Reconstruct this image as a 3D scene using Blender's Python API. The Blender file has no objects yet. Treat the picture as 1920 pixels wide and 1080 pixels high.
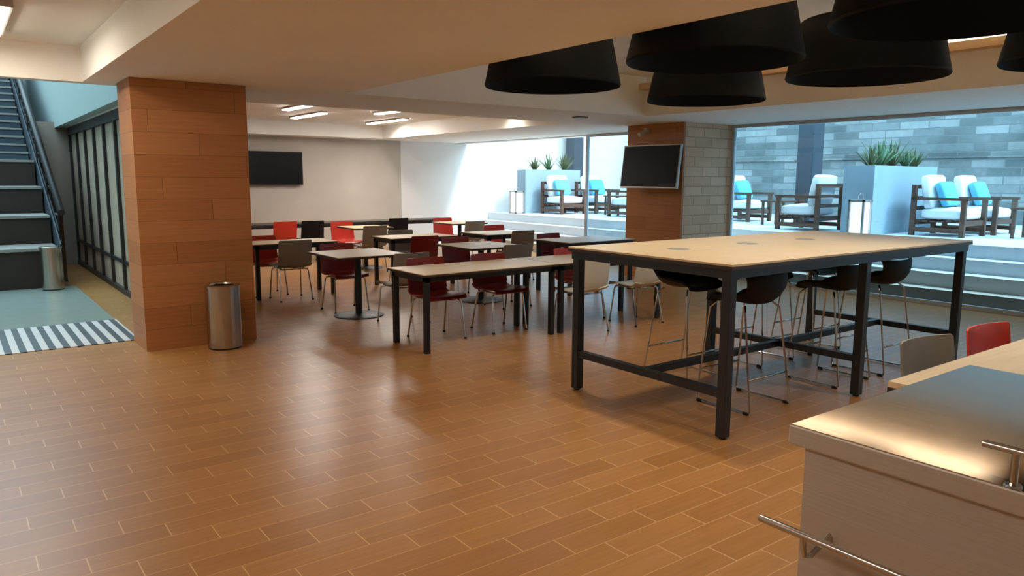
import bpy, bmesh, math, random
from mathutils import Matrix, Vector

C = bpy.context.scene.collection
PI = math.pi
R = math.radians

# ------------------------------------------------------------------ camera
RV = [[0.80045803, -0.08269083, 0.59365745],
      [-0.59936768, -0.11874265, 0.79161769],
      [0.00503294, -0.98947583, -0.14461072]]      # columns: camera right, down, forward in the room's axes
cam_d = bpy.data.cameras.new('camera')
cam = bpy.data.objects.new('camera', cam_d)
C.objects.link(cam)
M = Matrix.Identity(4)
for i in range(3):
    M[i][0] = RV[i][0]
    M[i][1] = -RV[i][1]
    M[i][2] = -RV[i][2]
M[0][3], M[1][3], M[2][3] = 0.0, 0.0, 1.6
cam.matrix_world = M
cam_d.sensor_width = 36
cam_d.lens = 1400 / 1920 * 36
cam_d.clip_start = 0.02
cam_d.clip_end = 200
bpy.context.scene.camera = cam

# ------------------------------------------------------------------ sky, sun, exposure
SKY = 4.2
w = bpy.data.worlds.new('world')
bpy.context.scene.world = w
w.use_nodes = True
bgn = w.node_tree.nodes['Background']
bgn.inputs[0].default_value = (0.58, 0.85, 1.0, 1)
bgn.inputs[1].default_value = SKY

sun_d = bpy.data.lights.new('sun', 'SUN')
sun_d.energy = 3.0
sun_d.angle = R(12)
sun_d.color = (0.85, 0.95, 1.0)
sun = bpy.data.objects.new('sun', sun_d)
sun.rotation_euler = Vector((-0.24, 0.62, -0.74)).to_track_quat('-Z', 'Y').to_euler()
C.objects.link(sun)

vs = bpy.context.scene.view_settings
vs.view_transform = 'Standard'
vs.look = 'None'
vs.gamma = 1
vs.exposure = 0.32
vs.use_curve_mapping = False
bpy.context.scene.cycles.max_bounces = 8
bpy.context.scene.cycles.transparent_max_bounces = 12
bpy.context.scene.cycles.sample_clamp_indirect = 6
bpy.context.scene.cycles.caustics_reflective = False
bpy.context.scene.cycles.caustics_refractive = False

WARM = (1.0, 0.92, 0.80)


def area(name, loc, sx, sy, power, color=WARM, rot=(0, 0, 0), spread=PI):
    d = bpy.data.lights.new(name, 'AREA')
    d.shape = 'RECTANGLE'
    d.size, d.size_y = sx, sy
    d.energy = power
    d.color = color
    d.spread = spread
    o = bpy.data.objects.new(name, d)
    o.location = loc
    o.rotation_euler = rot
    C.objects.link(o)
    return o


def spot(name, loc, power, color=WARM, angle=120, blend=0.8, rad=0.05):
    d = bpy.data.lights.new(name, 'SPOT')
    d.energy = power
    d.color = color
    d.spot_size = R(angle)
    d.spot_blend = blend
    d.shadow_soft_size = rad
    o = bpy.data.objects.new(name, d)
    o.location = loc
    C.objects.link(o)
    return o


# ------------------------------------------------------------------ materials
def new_mat(name):
    m = bpy.data.materials.new(name)
    m.use_nodes = True
    nt = m.node_tree
    return m, nt, nt.nodes['Principled BSDF']


def rgb(r, g, b):
    f = lambda c: (c / 255 / 12.92) if c / 255 <= 0.04045 else ((c / 255 + 0.055) / 1.055) ** 2.4
    return (f(r), f(g), f(b), 1)


class NT:
    def __init__(s, nt):
        s.nt = nt

    def n(s, t, **k):
        o = s.nt.nodes.new(t)
        for a, v in k.items():
            setattr(o, a, v)
        return o

    def link(s, a, b):
        s.nt.links.new(a, b)

    def m(s, op, a, b=None, c=None):
        o = s.n('ShaderNodeMath', operation=op)
        for i, v in enumerate((a, b, c)):
            if v is None:
                continue
            if isinstance(v, (int, float)):
                o.inputs[i].default_value = v
            else:
                s.link(v, o.inputs[i])
        return o.outputs[0]

    def mix(s, f, a, b, blend='MIX'):
        o = s.n('ShaderNodeMix', data_type='RGBA', blend_type=blend)
        for i, v in ((0, f), (6, a), (7, b)):
            if isinstance(v, (int, float)):
                o.inputs[i].default_value = v
            elif isinstance(v, tuple):
                o.inputs[i].default_value = v
            else:
                s.link(v, o.inputs[i])
        return o.outputs[2]

    def ramp(s, f, stops):
        o = s.n('ShaderNodeValToRGB')
        e = o.color_ramp.elements
        while len(e) < len(stops):
            e.new(0.5)
        for i, (p, c) in enumerate(stops):
            e[i].position = p
            e[i].color = c
        s.link(f, o.inputs[0])
        return o.outputs[0]

    def obj(s):
        t = s.n('ShaderNodeTexCoord')
        return t.outputs['Object']

    def sep(s, v):
        o = s.n('ShaderNodeSeparateXYZ')
        s.link(v, o.inputs[0])
        return o.outputs

    def comb(s, x=0, y=0, z=0):
        o = s.n('ShaderNodeCombineXYZ')
        for i, v in enumerate((x, y, z)):
            if isinstance(v, (int, float)):
                o.inputs[i].default_value = v
            else:
                s.link(v, o.inputs[i])
        return o.outputs[0]

    def noise(s, vec, scale=5, detail=3, rough=0.5):
        o = s.n('ShaderNodeTexNoise')
        o.inputs['Scale'].default_value = scale
        o.inputs['Detail'].default_value = detail
        o.inputs['Roughness'].default_value = rough
        if vec is not None:
            s.link(vec, o.inputs['Vector'])
        return o.outputs[0]

    def white(s, vec):
        o = s.n('ShaderNodeTexWhiteNoise', noise_dimensions='3D')
        s.link(vec, o.inputs['Vector'])
        return o.outputs['Value']

    def bump(s, h, p, strength=0.2, dist=0.01):
        o = s.n('ShaderNodeBump')
        o.inputs['Strength'].default_value = strength
        o.inputs['Distance'].default_value = dist
        s.link(h, o.inputs['Height'])
        s.link(o.outputs[0], p.inputs['Normal'])


def plain(name, col, rough=0.5, metal=0.0, var=0.06, scale=6.0, bump=0.0, spec=0.5, coat=0.0):
    """one colour with a faint procedural mottling"""
    m, nt, p = new_mat(name)
    t = NT(nt)
    v = t.noise(t.obj(), scale, 4)
    d = tuple(c * (1 - var) for c in col[:3]) + (1,)
    l = tuple(min(1, c * (1 + var)) for c in col[:3]) + (1,)
    t.link(t.ramp(v, [(0.3, d), (0.7, l)]), p.inputs['Base Color'])
    p.inputs['Roughness'].default_value = rough
    p.inputs['Metallic'].default_value = metal
    p.inputs['Specular IOR Level'].default_value = spec
    p.inputs['Coat Weight'].default_value = coat
    if bump:
        t.bump(t.noise(t.obj(), scale * 8, 4), p, bump)
    return m


def planks(name, floor, width, length, stagger, cols, grout, rough, gap=0.004, grain=0.5, bump=0.2, spec=0.5):
    m, nt, p = new_mat(name)
    t = NT(nt)
    x, y, z = t.sep(t.obj())
    if floor:
        a, b = x, y
    else:
        a, b = t.m('ADD', x, y), z
    rb = t.m('DIVIDE', b, width)
    row = t.m('FLOOR', rb)
    u = t.m('DIVIDE', t.m('ADD', a, t.m('MULTIPLY', row, stagger)), length)
    col = t.m('FLOOR', u)
    rnd = t.white(t.comb(col, row, 0.5))
    rnd2 = t.white(t.comb(col, row, 7.5))
    gv = t.comb(t.m('ADD', t.m('MULTIPLY', a, 1.3), t.m('MULTIPLY', rnd2, 30)), t.m('MULTIPLY', b, 22), t.m('MULTIPLY', rnd, 9))
    gr = t.noise(gv, 2.2, 5, 0.6)
    base = t.ramp(t.m('ADD', t.m('MULTIPLY', rnd, 1 - grain), t.m('MULTIPLY', gr, grain)), cols)
    fu, fb = t.m('FRACT', u), t.m('FRACT', rb)
    eu = t.m('MULTIPLY', t.m('MINIMUM', fu, t.m('SUBTRACT', 1, fu)), length)
    eb = t.m('MULTIPLY', t.m('MINIMUM', fb, t.m('SUBTRACT', 1, fb)), width)
    edge = t.m('LESS_THAN', t.m('MINIMUM', eu, t.m('MULTIPLY', eb, 1.6)), gap / 2)
    t.link(t.mix(edge, base, grout), p.inputs['Base Color'])
    r = t.m('ADD', t.m('MULTIPLY', gr, 0.12), rough - 0.06)
    t.link(r, p.inputs['Roughness'])
    p.inputs['Specular IOR Level'].default_value = spec
    h = t.m('SUBTRACT', t.m('MULTIPLY', gr, 0.25), edge)
    t.bump(h, p, bump, 0.003)
    return m


def blocks(name, w_, h_, cols, mortar, rough, msize=0.01, bump=0.5, axis='y'):
    m, nt, p = new_mat(name)
    t = NT(nt)
    x, y, z = t.sep(t.obj())
    v = t.comb(y if axis == 'y' else t.m('ADD', x, y), z, 0)
    b = t.n('ShaderNodeTexBrick')
    b.inputs['Scale'].default_value = 1
    b.inputs['Mortar Size'].default_value = msize
    b.inputs['Mortar Smooth'].default_value = 0.3
    b.inputs['Brick Width'].default_value = w_
    b.inputs['Row Height'].default_value = h_
    b.inputs['Color1'].default_value = (0, 0, 0, 1)
    b.inputs['Color2'].default_value = (1, 1, 1, 1)
    b.inputs['Mortar'].default_value = (0.5, 0.5, 0.5, 1)
    t.link(v, b.inputs['Vector'])
    nz = t.noise(v, 1.3, 5, 0.6)
    nz2 = t.noise(v, 9, 4, 0.6)
    f = t.m('ADD', t.m('ADD', t.m('MULTIPLY', b.outputs['Color'], 0.35), t.m('MULTIPLY', nz, 0.5)), t.m('MULTIPLY', nz2, 0.2))
    c = t.ramp(f, cols)
    t.link(t.mix(b.outputs['Fac'], c, mortar), p.inputs['Base Color'])
    p.inputs['Roughness'].default_value = rough
    t.bump(t.m('SUBTRACT', t.m('MULTIPLY', nz2, 0.6), b.outputs['Fac']), p, bump, 0.02)
    return m


def emit(name, col, strength):
    m, nt, p = new_mat(name)
    p.inputs['Base Color'].default_value = (0.8, 0.8, 0.8, 1)
    p.inputs['Emission Color'].default_value = col
    p.inputs['Emission Strength'].default_value = strength
    return m


def glass(name, tint, refl=0.06, rough=0.0):
    m, nt, p = new_mat(name)
    nt.nodes.remove(p)
    t = NT(nt)
    out = nt.nodes['Material Output']
    tr = t.n('ShaderNodeBsdfTransparent')
    tr.inputs[0].default_value = tint
    gl = t.n('ShaderNodeBsdfGlossy')
    gl.inputs['Roughness'].default_value = rough
    lw = t.n('ShaderNodeFresnel')
    lw.inputs[0].default_value = 1.25
    f = t.m('ADD', t.m('MULTIPLY', lw.outputs[0], 0.8), refl - 0.02)
    mx = t.n('ShaderNodeMixShader')
    t.link(f, mx.inputs[0])
    t.link(tr.outputs[0], mx.inputs[1])
    t.link(gl.outputs[0], mx.inputs[2])
    t.link(mx.outputs[0], out.inputs[0])
    return m


def striped(name, c1, c2, period, axis='x', rough=0.5):
    m, nt, p = new_mat(name)
    t = NT(nt)
    s = t.sep(t.obj())
    q = t.m('FRACT', t.m('DIVIDE', s[0 if axis == 'x' else 1], period))
    e = t.m('GREATER_THAN', q, 0.5)
    t.link(t.mix(e, c1, c2), p.inputs['Base Color'])
    p.inputs['Roughness'].default_value = rough
    return m


def brushed(name, col, rough, axis='z'):
    m, nt, p = new_mat(name)
    t = NT(nt)
    x, y, z = t.sep(t.obj())
    k = {'z': (60, 60, 0.6), 'x': (0.6, 60, 60), 'y': (60, 0.6, 60)}[axis]
    v = t.noise(t.comb(t.m('MULTIPLY', x, k[0]), t.m('MULTIPLY', y, k[1]), t.m('MULTIPLY', z, k[2])), 4, 3)
    t.link(t.ramp(v, [(0.3, tuple(c * 0.9 for c in col[:3]) + (1,)), (0.7, col)]), p.inputs['Base Color'])
    t.link(t.m('ADD', t.m('MULTIPLY', v, 0.12), rough - 0.06), p.inputs['Roughness'])
    p.inputs['Metallic'].default_value = 1
    return m


MT = {}
MT['floor'] = planks('wood_look_tile', True, 0.15, 0.51, 0.17,
                     [(0.2, rgb(146, 98, 50)), (0.5, rgb(160, 111, 59)), (0.8, rgb(174, 124, 70))],
                     rgb(206, 166, 120), 0.32, 0.005, 0.72, 0.03)
MT['ceiling'] = plain('ceiling_paint', rgb(248, 246, 240), 0.9, var=0.015, scale=1.5)
MT['clad'] = planks('pillar_wood_cladding', False, 0.20, 1.2, 0.43,
                    [(0.15, rgb(156, 102, 58)), (0.5, rgb(180, 122, 74)), (0.85, rgb(196, 138, 90))],
                    rgb(110, 70, 40), 0.5, 0.004, 0.6, 0.2, 0.35)
MT['whitebrick'] = blocks('whitewashed_brick', 0.40, 0.15,
                          [(0.2, rgb(214, 178, 148)), (0.5, rgb(230, 196, 166)), (0.8, rgb(240, 210, 182))], rgb(198, 164, 136), 0.85,
                          0.008, 0.35, 'xy')
MT['plaster'] = plain('grey_plaster', rgb(192, 184, 174), 0.85, var=0.09, scale=0.9, bump=0.05)
MT['whitewall'] = plain('white_wall_paint', rgb(232, 230, 228), 0.85, var=0.01, scale=1)
MT['stone'] = blocks('grey_stone_blocks', 0.62, 0.17,
                     [(0.25, rgb(78, 84, 84)), (0.5, rgb(112, 116, 114)), (0.75, rgb(152, 152, 148))], rgb(112, 114, 112), 0.9, 0.012, 0.6)
MT['steps'] = plain('pale_step_stone', rgb(212, 216, 218), 0.5, var=0.05, scale=2)
MT['curb'] = plain('beige_curb_stone', rgb(176, 166, 152), 0.6, var=0.06, scale=3)
MT['terrace'] = plain('pale_terrace_stone', rgb(208, 214, 218), 0.5, var=0.05, scale=2)
MT['blackmetal'] = plain('black_powder_coated_steel', rgb(26, 25, 26), 0.45, var=0.1)
MT['laminate'] = planks('light_oak_laminate', True, 4.0, 9.0, 0.0,
                        [(0.2, rgb(206, 178, 138)), (0.5, rgb(220, 194, 154)), (0.8, rgb(230, 208, 170))], rgb(210, 184, 146), 0.38, 0.0, 0.9, 0.03)
MT['darktop'] = plain('dark_grey_laminate', rgb(74, 68, 64), 0.5)
MT['edge'] = plain('dark_table_edge', rgb(58, 44, 36), 0.5)
MT['chrome'] = plain('chromed_steel_tube', rgb(200, 196, 190), 0.18, 1.0, 0.02)
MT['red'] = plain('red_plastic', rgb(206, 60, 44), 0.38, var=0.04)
MT['shaded_red'] = plain('shaded_red_plastic', rgb(140, 34, 28), 0.4, var=0.05)  # the red plastic again, with shade put into the colour
MT['gray'] = plain('grey_plastic', rgb(146, 140, 130), 0.45, var=0.04)
MT['white'] = plain('off_white_plastic', rgb(214, 212, 196), 0.45, var=0.03)
MT['black'] = plain('black_plastic', rgb(12, 12, 14), 0.6, var=0.1, spec=0.3)
MT['rubber'] = plain('black_rubber', rgb(28, 24, 24), 0.8)
MT['shade'] = plain('black_lamp_shade', rgb(10, 10, 13), 0.85, var=0.15, scale=3, spec=0.25)
MT['shade_in'] = plain('dark_shade_lining', rgb(34, 34, 40), 0.6, var=0.1)
MT['steel'] = brushed('brushed_stainless_sheet', rgb(222, 218, 212), 0.10, 'y')
MT['steelbody'] = brushed('satin_stainless_panel', rgb(206, 196, 184), 0.45, 'y')
MT['steelbody'].node_tree.nodes['Principled BSDF'].inputs['Metallic'].default_value = 0.3
MT['binsteel'] = brushed('brushed_bin_steel', rgb(190, 182, 172), 0.24, 'z')
MT['screen'] = plain('dark_screen_glass', rgb(9, 9, 12), 0.4, var=0.1, spec=0.2)
MT['tvframe'] = plain('black_screen_frame', rgb(16, 15, 16), 0.35)
MT['silver'] = plain('silver_frame_paint', rgb(176, 170, 166), 0.35, 0.6)
MT['glass'] = glass('tinted_facade_glass', (0.80, 0.93, 1.0, 1), 0.05)
MT['partglass'] = plain('pale_partition_glass', rgb(206, 188, 166), 0.4, var=0.06)  # pale pane colour stands in for the stair hall's reflection
MT['partglass'].node_tree.nodes['Principled BSDF'].inputs['Alpha'].default_value = 0.72
MT['taupe'] = plain('taupe_wall_paint', rgb(156, 140, 128), 0.85, var=0.03)
MT['alu'] = plain('pale_aluminium_mullion', rgb(196, 204, 210), 0.4, 0.3)
MT['darkframe'] = plain('dark_bronze_frame', rgb(36, 30, 29), 0.45)
MT['balglass'] = glass('blue_balustrade_glass', (0.20, 0.30, 0.38, 1), 0.06)
MT['tier'] = plain('dark_tier_stone', rgb(52, 40, 32), 0.75, var=0.1, scale=3)
MT['nosing'] = plain('pale_step_nosing', rgb(150, 146, 140), 0.5)
MT['bluestep'] = plain('grey_step_stone', rgb(62, 74, 84), 0.5)
MT['bluewall'] = plain('pale_atrium_paint', rgb(158, 174, 172), 0.85, var=0.02)
MT['greenfloor'] = plain('pale_green_terrazzo', rgb(146, 156, 146), 0.22, var=0.04, scale=5)
MT['mat'] = striped('striped_grating', rgb(196, 190, 186), rgb(60, 62, 62), 0.115, 'x', 0.5)
MT['column'] = plain('dark_slate_column_paint', rgb(52, 62, 72), 0.6, var=0.05)
MT['planter'] = plain('pale_planter_render', rgb(142, 164, 178), 0.7, var=0.02)
MT['teak'] = planks('dark_brown_timber', False, 0.3, 3.0, 0.0, [(0.2, rgb(62, 42, 32)), (0.5, rgb(84, 58, 44)), (0.8, rgb(104, 74, 56))], rgb(60, 42, 32), 0.5, 0.0, 0.8, 0.05)
MT['cushion'] = plain('white_cushion_fabric', rgb(232, 236, 238), 0.9, var=0.02, bump=0.05)
MT['bluecushion'] = plain('aqua_cushion_fabric', rgb(96, 178, 206), 0.9, var=0.05, bump=0.05)
MT['leaf'] = plain('grey_green_leaf', rgb(92, 122, 84), 0.55, var=0.25, scale=8)
MT['leaf2'] = plain('olive_leaf', rgb(86, 96, 60), 0.55, var=0.25, scale=8)
MT['soil'] = plain('dark_soil', rgb(60, 48, 40), 0.95, var=0.3, scale=20)
MT['led'] = emit('warm_white_led', (1.0, 0.95, 0.88, 1), 40)
MT['cove'] = emit('warm_cove_led', (1.0, 0.88, 0.72, 1), 72)
MT['panel'] = emit('cool_led_panel', (1.0, 0.88, 0.72, 1), 20)
MT['panel_fill'] = emit('fill_led_panel', (1.0, 0.90, 0.76, 1), 17)  # for unseen panels added to brighten pillar and counter fronts
MT['bulb'] = emit('warm_bulb', (1.0, 0.80, 0.55, 1), 2)
MT['lantern'] = emit('lit_lantern_body', (1.0, 0.93, 0.84, 1), 1.0)
MT['cornice'] = plain('recess_ledge_paint', rgb(222, 190, 150), 0.8, var=0.02)


# ------------------------------------------------------------------ mesh helpers
def nb():
    return bmesh.new()


def box(bm, x0, x1, y0, y1, z0, z1, mi=0):
    v = [bm.verts.new(p) for p in ((x0, y0, z0), (x1, y0, z0), (x1, y1, z0), (x0, y1, z0), (x0, y0, z1), (x1, y0, z1), (x1, y1, z1), (x0, y1, z1))]
    for q in ((3, 2, 1, 0), (4, 5, 6, 7), (0, 1, 5, 4), (1, 2, 6, 5), (2, 3, 7, 6), (3, 0, 4, 7)):
        f = bm.faces.new([v[i] for i in q])
        f.material_index = mi
    return v


def tube(bm, pts, r, seg=8, cap=True):
    pts = [Vector(p) for p in pts]
    rings = []
    ref = None
    for i, p in enumerate(pts):
        if i == 0:
            d = pts[1] - p
        elif i == len(pts) - 1:
            d = p - pts[i - 1]
        else:
            d = (pts[i + 1] - p).normalized() + (p - pts[i - 1]).normalized()
        d.normalize()
        if ref is None:
            ref = Vector((0, 0, 1)) if abs(d.z) < 0.9 else Vector((1, 0, 0))
        a = (ref - d * ref.dot(d)).normalized()
        ref = a
        b = d.cross(a)
        rr = r[i] if isinstance(r, (list, tuple)) else r
        rings.append([bm.verts.new(p + (a * math.cos(2 * PI * k / seg) + b * math.sin(2 * PI * k / seg)) * rr) for k in range(seg)])
    for q, s in zip(rings, rings[1:]):
        for k in range(seg):
            f = bm.faces.new((q[k], q[(k + 1) % seg], s[(k + 1) % seg], s[k]))
            f.smooth = True
    if cap:
        bm.faces.new(list(reversed(rings[0])))
        bm.faces.new(rings[-1])


def lathe(bm, prof, seg=32, cx=0, cy=0, smooth=True):
    rings = []
    for r, z in prof:
        if r < 1e-5:
            rings.append([bm.verts.new((cx, cy, z))])
        else:
            rings.append([bm.verts.new((cx + r * math.cos(2 * PI * k / seg), cy + r * math.sin(2 * PI * k / seg), z)) for k in range(seg)])
    for q, s in zip(rings, rings[1:]):
        for k in range(seg):
            k2 = (k + 1) % seg
            if len(q) == 1 and len(s) == 1:
                continue
            if len(q) == 1:
                f = bm.faces.new((q[0], s[k2], s[k]))
            elif len(s) == 1:
                f = bm.faces.new((q[k], q[k2], s[0]))
            else:
                f = bm.faces.new((q[k], q[k2], s[k2], s[k]))
            f.smooth = smooth


def sheet(bm, grid, th):
    """grid[j][i] of points -> solid sheet of thickness th"""
    G = [[Vector(p) for p in row] for row in grid]
    nj, ni = len(G), len(G[0])
    top, bot = [], []
    for j in range(nj):
        a, b = [], []
        for i in range(ni):
            du = G[j][min(i + 1, ni - 1)] - G[j][max(i - 1, 0)]
            dv = G[min(j + 1, nj - 1)][i] - G[max(j - 1, 0)][i]
            n = du.cross(dv)
            n.normalize()
            a.append(bm.verts.new(G[j][i] + n * th / 2))
            b.append(bm.verts.new(G[j][i] - n * th / 2))
        top.append(a)
        bot.append(b)
    for j in range(nj - 1):
        for i in range(ni - 1):
            f = bm.faces.new((top[j][i], top[j][i + 1], top[j + 1][i + 1], top[j + 1][i]))
            f.smooth = True
            f = bm.faces.new((bot[j][i], bot[j + 1][i], bot[j + 1][i + 1], bot[j][i + 1]))
            f.smooth = True
    for j in range(nj - 1):
        bm.faces.new((top[j][0], top[j + 1][0], bot[j + 1][0], bot[j][0]))
        bm.faces.new((top[j][-1], bot[j][-1], bot[j + 1][-1], top[j + 1][-1]))
    for i in range(ni - 1):
        bm.faces.new((top[0][i], bot[0][i], bot[0][i + 1], top[0][i + 1]))
        bm.faces.new((top[-1][i], top[-1][i + 1], bot[-1][i + 1], bot[-1][i]))


def obj(name, bm, mat, parent=None, bevel=0.0, label=None, seg=2):
    if bevel:
        bmesh.ops.bevel(bm, geom=list(bm.edges), offset=bevel, segments=seg, affect='EDGES', profile=0.5, clamp_overlap=True)
    bmesh.ops.recalc_face_normals(bm, faces=bm.faces)
    for e in bm.edges:
        if len(e.link_faces) == 2 and e.calc_face_angle(0) > 0.6:
            e.smooth = False
    me = bpy.data.meshes.new(name)
    bm.to_mesh(me)
    bm.free()
    for m in (mat if isinstance(mat, (list, tuple)) else [mat]):
        me.materials.append(m)
    o = bpy.data.objects.new(name, me)
    C.objects.link(o)
    if parent:
        o.parent = parent
    if label:
        o['label'] = label
    return o


def soft(o, lv=2):
    s = o.modifiers.new('subdivision', 'SUBSURF')
    s.levels = s.render_levels = lv
    for f in o.data.polygons:
        f.use_smooth = True
    return o


def tag(o, label, cat, group=None):
    o['label'] = label
    o['category'] = cat
    if group:
        o['group'] = group
    return o


def thing(name, label, cat, loc=(0, 0, 0), rz=0.0, group=None):
    o = bpy.data.objects.new(name, None)
    o.empty_display_size = 0.1
    C.objects.link(o)
    o.location = loc
    o.rotation_euler = (0, 0, rz)
    return tag(o, label, cat, group)


def struct(name, bm, mat, parent=None, bevel=0.0, label=None):
    o = obj(name, bm, mat, parent, bevel)
    if parent is None:
        o['kind'] = 'structure'
    if label:
        o['label'] = label
    return o


def dup(root, loc, rz=0.0, label=None, group=None, mats=None):
    r = root.copy()
    C.objects.link(r)
    r.location = loc
    r.rotation_euler = (0, 0, rz)
    if label:
        r['label'] = label
    if group:
        r['group'] = group

    def rec(src, dst):
        for ch in src.children:
            c = ch.copy()
            C.objects.link(c)
            c.parent = dst
            if mats and c.data and c.name.split('.')[0] in mats:
                c.data = mats[c.name.split('.')[0]]
            rec(ch, c)
    rec(root, r)
    return r


# ------------------------------------------------------------------ the setting
CZ = 2.47          # soffit height
BY = 15.9          # back wall
FX = 10.2          # glass facade line
b = nb(); box(b, -4, 10.2, -3, BY, -0.1, 0.0)
struct('floor', b, MT['floor'], label='wood-look tile floor in staggered planks')
b = nb(); box(b, -3.0, 1.39, 9.33, 12.6, 0.0, 0.006)
struct('trim_1', b, MT['greenfloor'], label='pale green polished floor in front of the stair')
b = nb(); box(b, -3.0, 1.40, 8.02, 9.33, 0.0, 0.008)
struct('trim_2', b, MT['mat'], label='black and white striped entrance strip')

b = nb()
T = 0.12


def slab(x0, x1, y0, y1):
    box(b, x0, x1, y0, y1, CZ, CZ + T)


X1, X2, RY = 3.39, 7.85, 7.4
TX, T0, T1 = 1.95, 9.0, 15.3
TLX, TLY = 1.08, 8.1
slab(TLX, X1, -3, RY)                        # low soffit over the entrance side
slab(-4, TLX, -3, 0.6)
slab(X1, X2, -3, -1.0)
slab(X2, FX + 0.02, -3, BY)                  # along the facade
slab(TLX, X2, RY, 8.25)
slab(1.64, X2, 8.25, T0)
slab(1.64, TX, T0, BY)
slab(TX, X2, T1, BY)
slab(-4, TLX, TLY, 8.25)


def recess(x0, x1, y0, y1, top):
    t = 0.05
    box(b, x0 - t, x0, y0 - t, y1 + t, CZ + T, top)
    box(b, x1, x1 + t, y0 - t, y1 + t, CZ + T, top)
    box(b, x0, x1, y0 - t, y0, CZ + T, top)
    box(b, x0, x1, y1, y1 + t, CZ + T, top)
    box(b, x0 - t, x1 + t, y0 - t, y1 + t, top, top + 0.08)


recess(X1, X2, -1.0, RY, 3.0)
recess(TX, X2, T0, T1, 2.75)
recess(-4, TLX, 0.6, TLY, 2.79)
struct('ceiling', b, MT['ceiling'], label='painted ceiling of low soffits and raised recesses')
# cove ledge along the lamp recess, with its hidden strip light
b = nb(); box(b, X2 - 0.14, X2, -1.0, RY, 2.82, 2.84); box(b, X2 - 0.14, X2 - 0.125, -1.0, RY, 2.84, 2.90); struct('trim_3', b, MT['cornice'], label='cove ledge along the lamp recess')
b = nb(); box(b, X1, X1 + 0.14, -1.0, RY, 2.82, 2.84); box(b, X1 + 0.125, X1 + 0.14, -1.0, RY, 2.84, 2.90); struct('trim_6', b, MT['cornice'], label='added unseen cove ledge along the near side of the lamp recess')
b = nb(); box(b, X1 + 0.08, X1 + 0.11, -0.9, RY - 1.6, 2.842, 2.852)  # near strip and its ledge are unseen, added to even the recess light
tag(obj('cove_light', b, MT['cove']), 'added warm strip light hidden in the near side of the lamp recess', 'light')
b = nb(); box(b, X2 - 0.11, X2 - 0.08, -0.9, RY - 1.0, 2.842, 2.852)
tag(obj('cove_light', b, MT['cove']), 'warm strip light on the ledge of the black lamps recess', 'light')

b = nb(); box(b, 1.33, 1.92, BY, BY + 0.15, 0, CZ + 0.1); struct('wall_left_end', b, MT['taupe'], label='taupe wall beside the stair')
b = nb(); box(b, 1.92, 8.62, BY, BY + 0.15, 0, 2.9)
struct('wall_back', b, MT['plaster'], label='grey mottled plaster wall')
b = nb(); box(b, 8.62, 17.3, BY, BY + 0.3, 0, 3.9)
struct('wall_courtyard', b, MT['whitewall'], label='white wall running from the room out to the terrace')
b = nb(); box(b, 17.0, 17.4, -8, BY, 0, 5.5); box(b, 16.93, 17.0, -8, BY, 0, 2.08)
struct('wall_right', b, MT['stone'], label='grey stone block wall behind the terrace')
b = nb(); box(b, 16.88, 17.0, -8, BY, 2.08, 2.11); struct('trim_4', b, MT['stone'], label='stone band across the courtyard wall')
b = nb(); box(b, -4.15, -4, -3, 8.25, 0, 3.2); struct('wall_left', b, MT['whitewall'])
b = nb(); box(b, -4, 10.3, -3.15, -3, 0, 3.2); struct('wall_front', b, MT['whitewall'])
# stair hall, open to the sky
b = nb()
box(b, 1.62, 1.76, 8.25, 24, CZ - 0.005, 7.5)
box(b, -4, 1.76, 24, 24.15, 0, 7.5)
box(b, -4.15, -4, 8.25, 24.15, 0, 7.5)
box(b, -4, 1.64, 8.13, 8.25, CZ + 0.12, 7.5)
box(b, 1.64, 1.76, BY + 0.15, 24, 0, CZ + 0.12)
struct('wall_atrium', b, MT['bluewall'], label='pale walls of the tall stair hall')
# roof over the rooms
b = nb(); box(b, 1.76, FX + 0.3, -3, BY + 0.3, 3.15, 3.3); box(b, -4, 1.76, -3, 8.25, 3.15, 3.3)
struct('roof', b, MT['whitewall'])
b = nb(); box(b, FX + 0.02, FX + 0.3, -3, BY, CZ - 0.02, 3.15); struct('wall_facade', b, MT['whitewall'], label='white fascia above the glass front')

# outdoors
b = nb(); box(b, 10.2, 10.28, -3.2, BY, -0.1, 0.0); struct('trim_5', b, MT['alu'], label='sill in front of the glass')
b = nb(); box(b, 10.28, 10.55, -6, BY, -0.1, 0.19)
struct('curb', b, MT['curb'], label='beige stone curb below the terrace steps')
b = nb()
box(b, 10.55, 17, -6, BY, -0.1, 0.38); box(b, 10.85, 17, -6, BY, 0.3, 0.56)
struct('terrace_steps', b, MT['steps'], label='long pale stone steps up to the terrace')
b = nb(); box(b, 11.15, 17, -6, BY, 0.5, 0.74); struct('terrace', b, MT['terrace'], label='pale stone terrace')
b = nb(); box(b, -4, 17.3, -6.3, -6.15, 0, 4); struct('wall_end', b, MT['whitewall'])
b = nb(); box(b, 10.3, 17.3, -6.15, -6, 0, 4); struct('wall_end', b, MT['whitewall'])

for cx_, cy_, lab in ((13.35, 8.25, 'dark square terrace column behind the brown chair near the planter'), (13.78, 15.55, 'dark square terrace column beside the white wall and far planter')):
    t = thing('terrace_column', lab, 'column', (cx_, cy_, 0.74), 0, 'dark terrace columns')
    b = nb(); box(b, -0.17, 0.17, -0.17, 0.17, 0.02, 4.2); obj('shaft', b, MT['column'], t, 0.01)
    b = nb(); box(b, -0.2, 0.2, -0.2, 0.2, 0, 0.05); obj('base_plate', b, MT['column'], t)

# glass facade: panes between pillar and side walls
wn = 0


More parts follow.
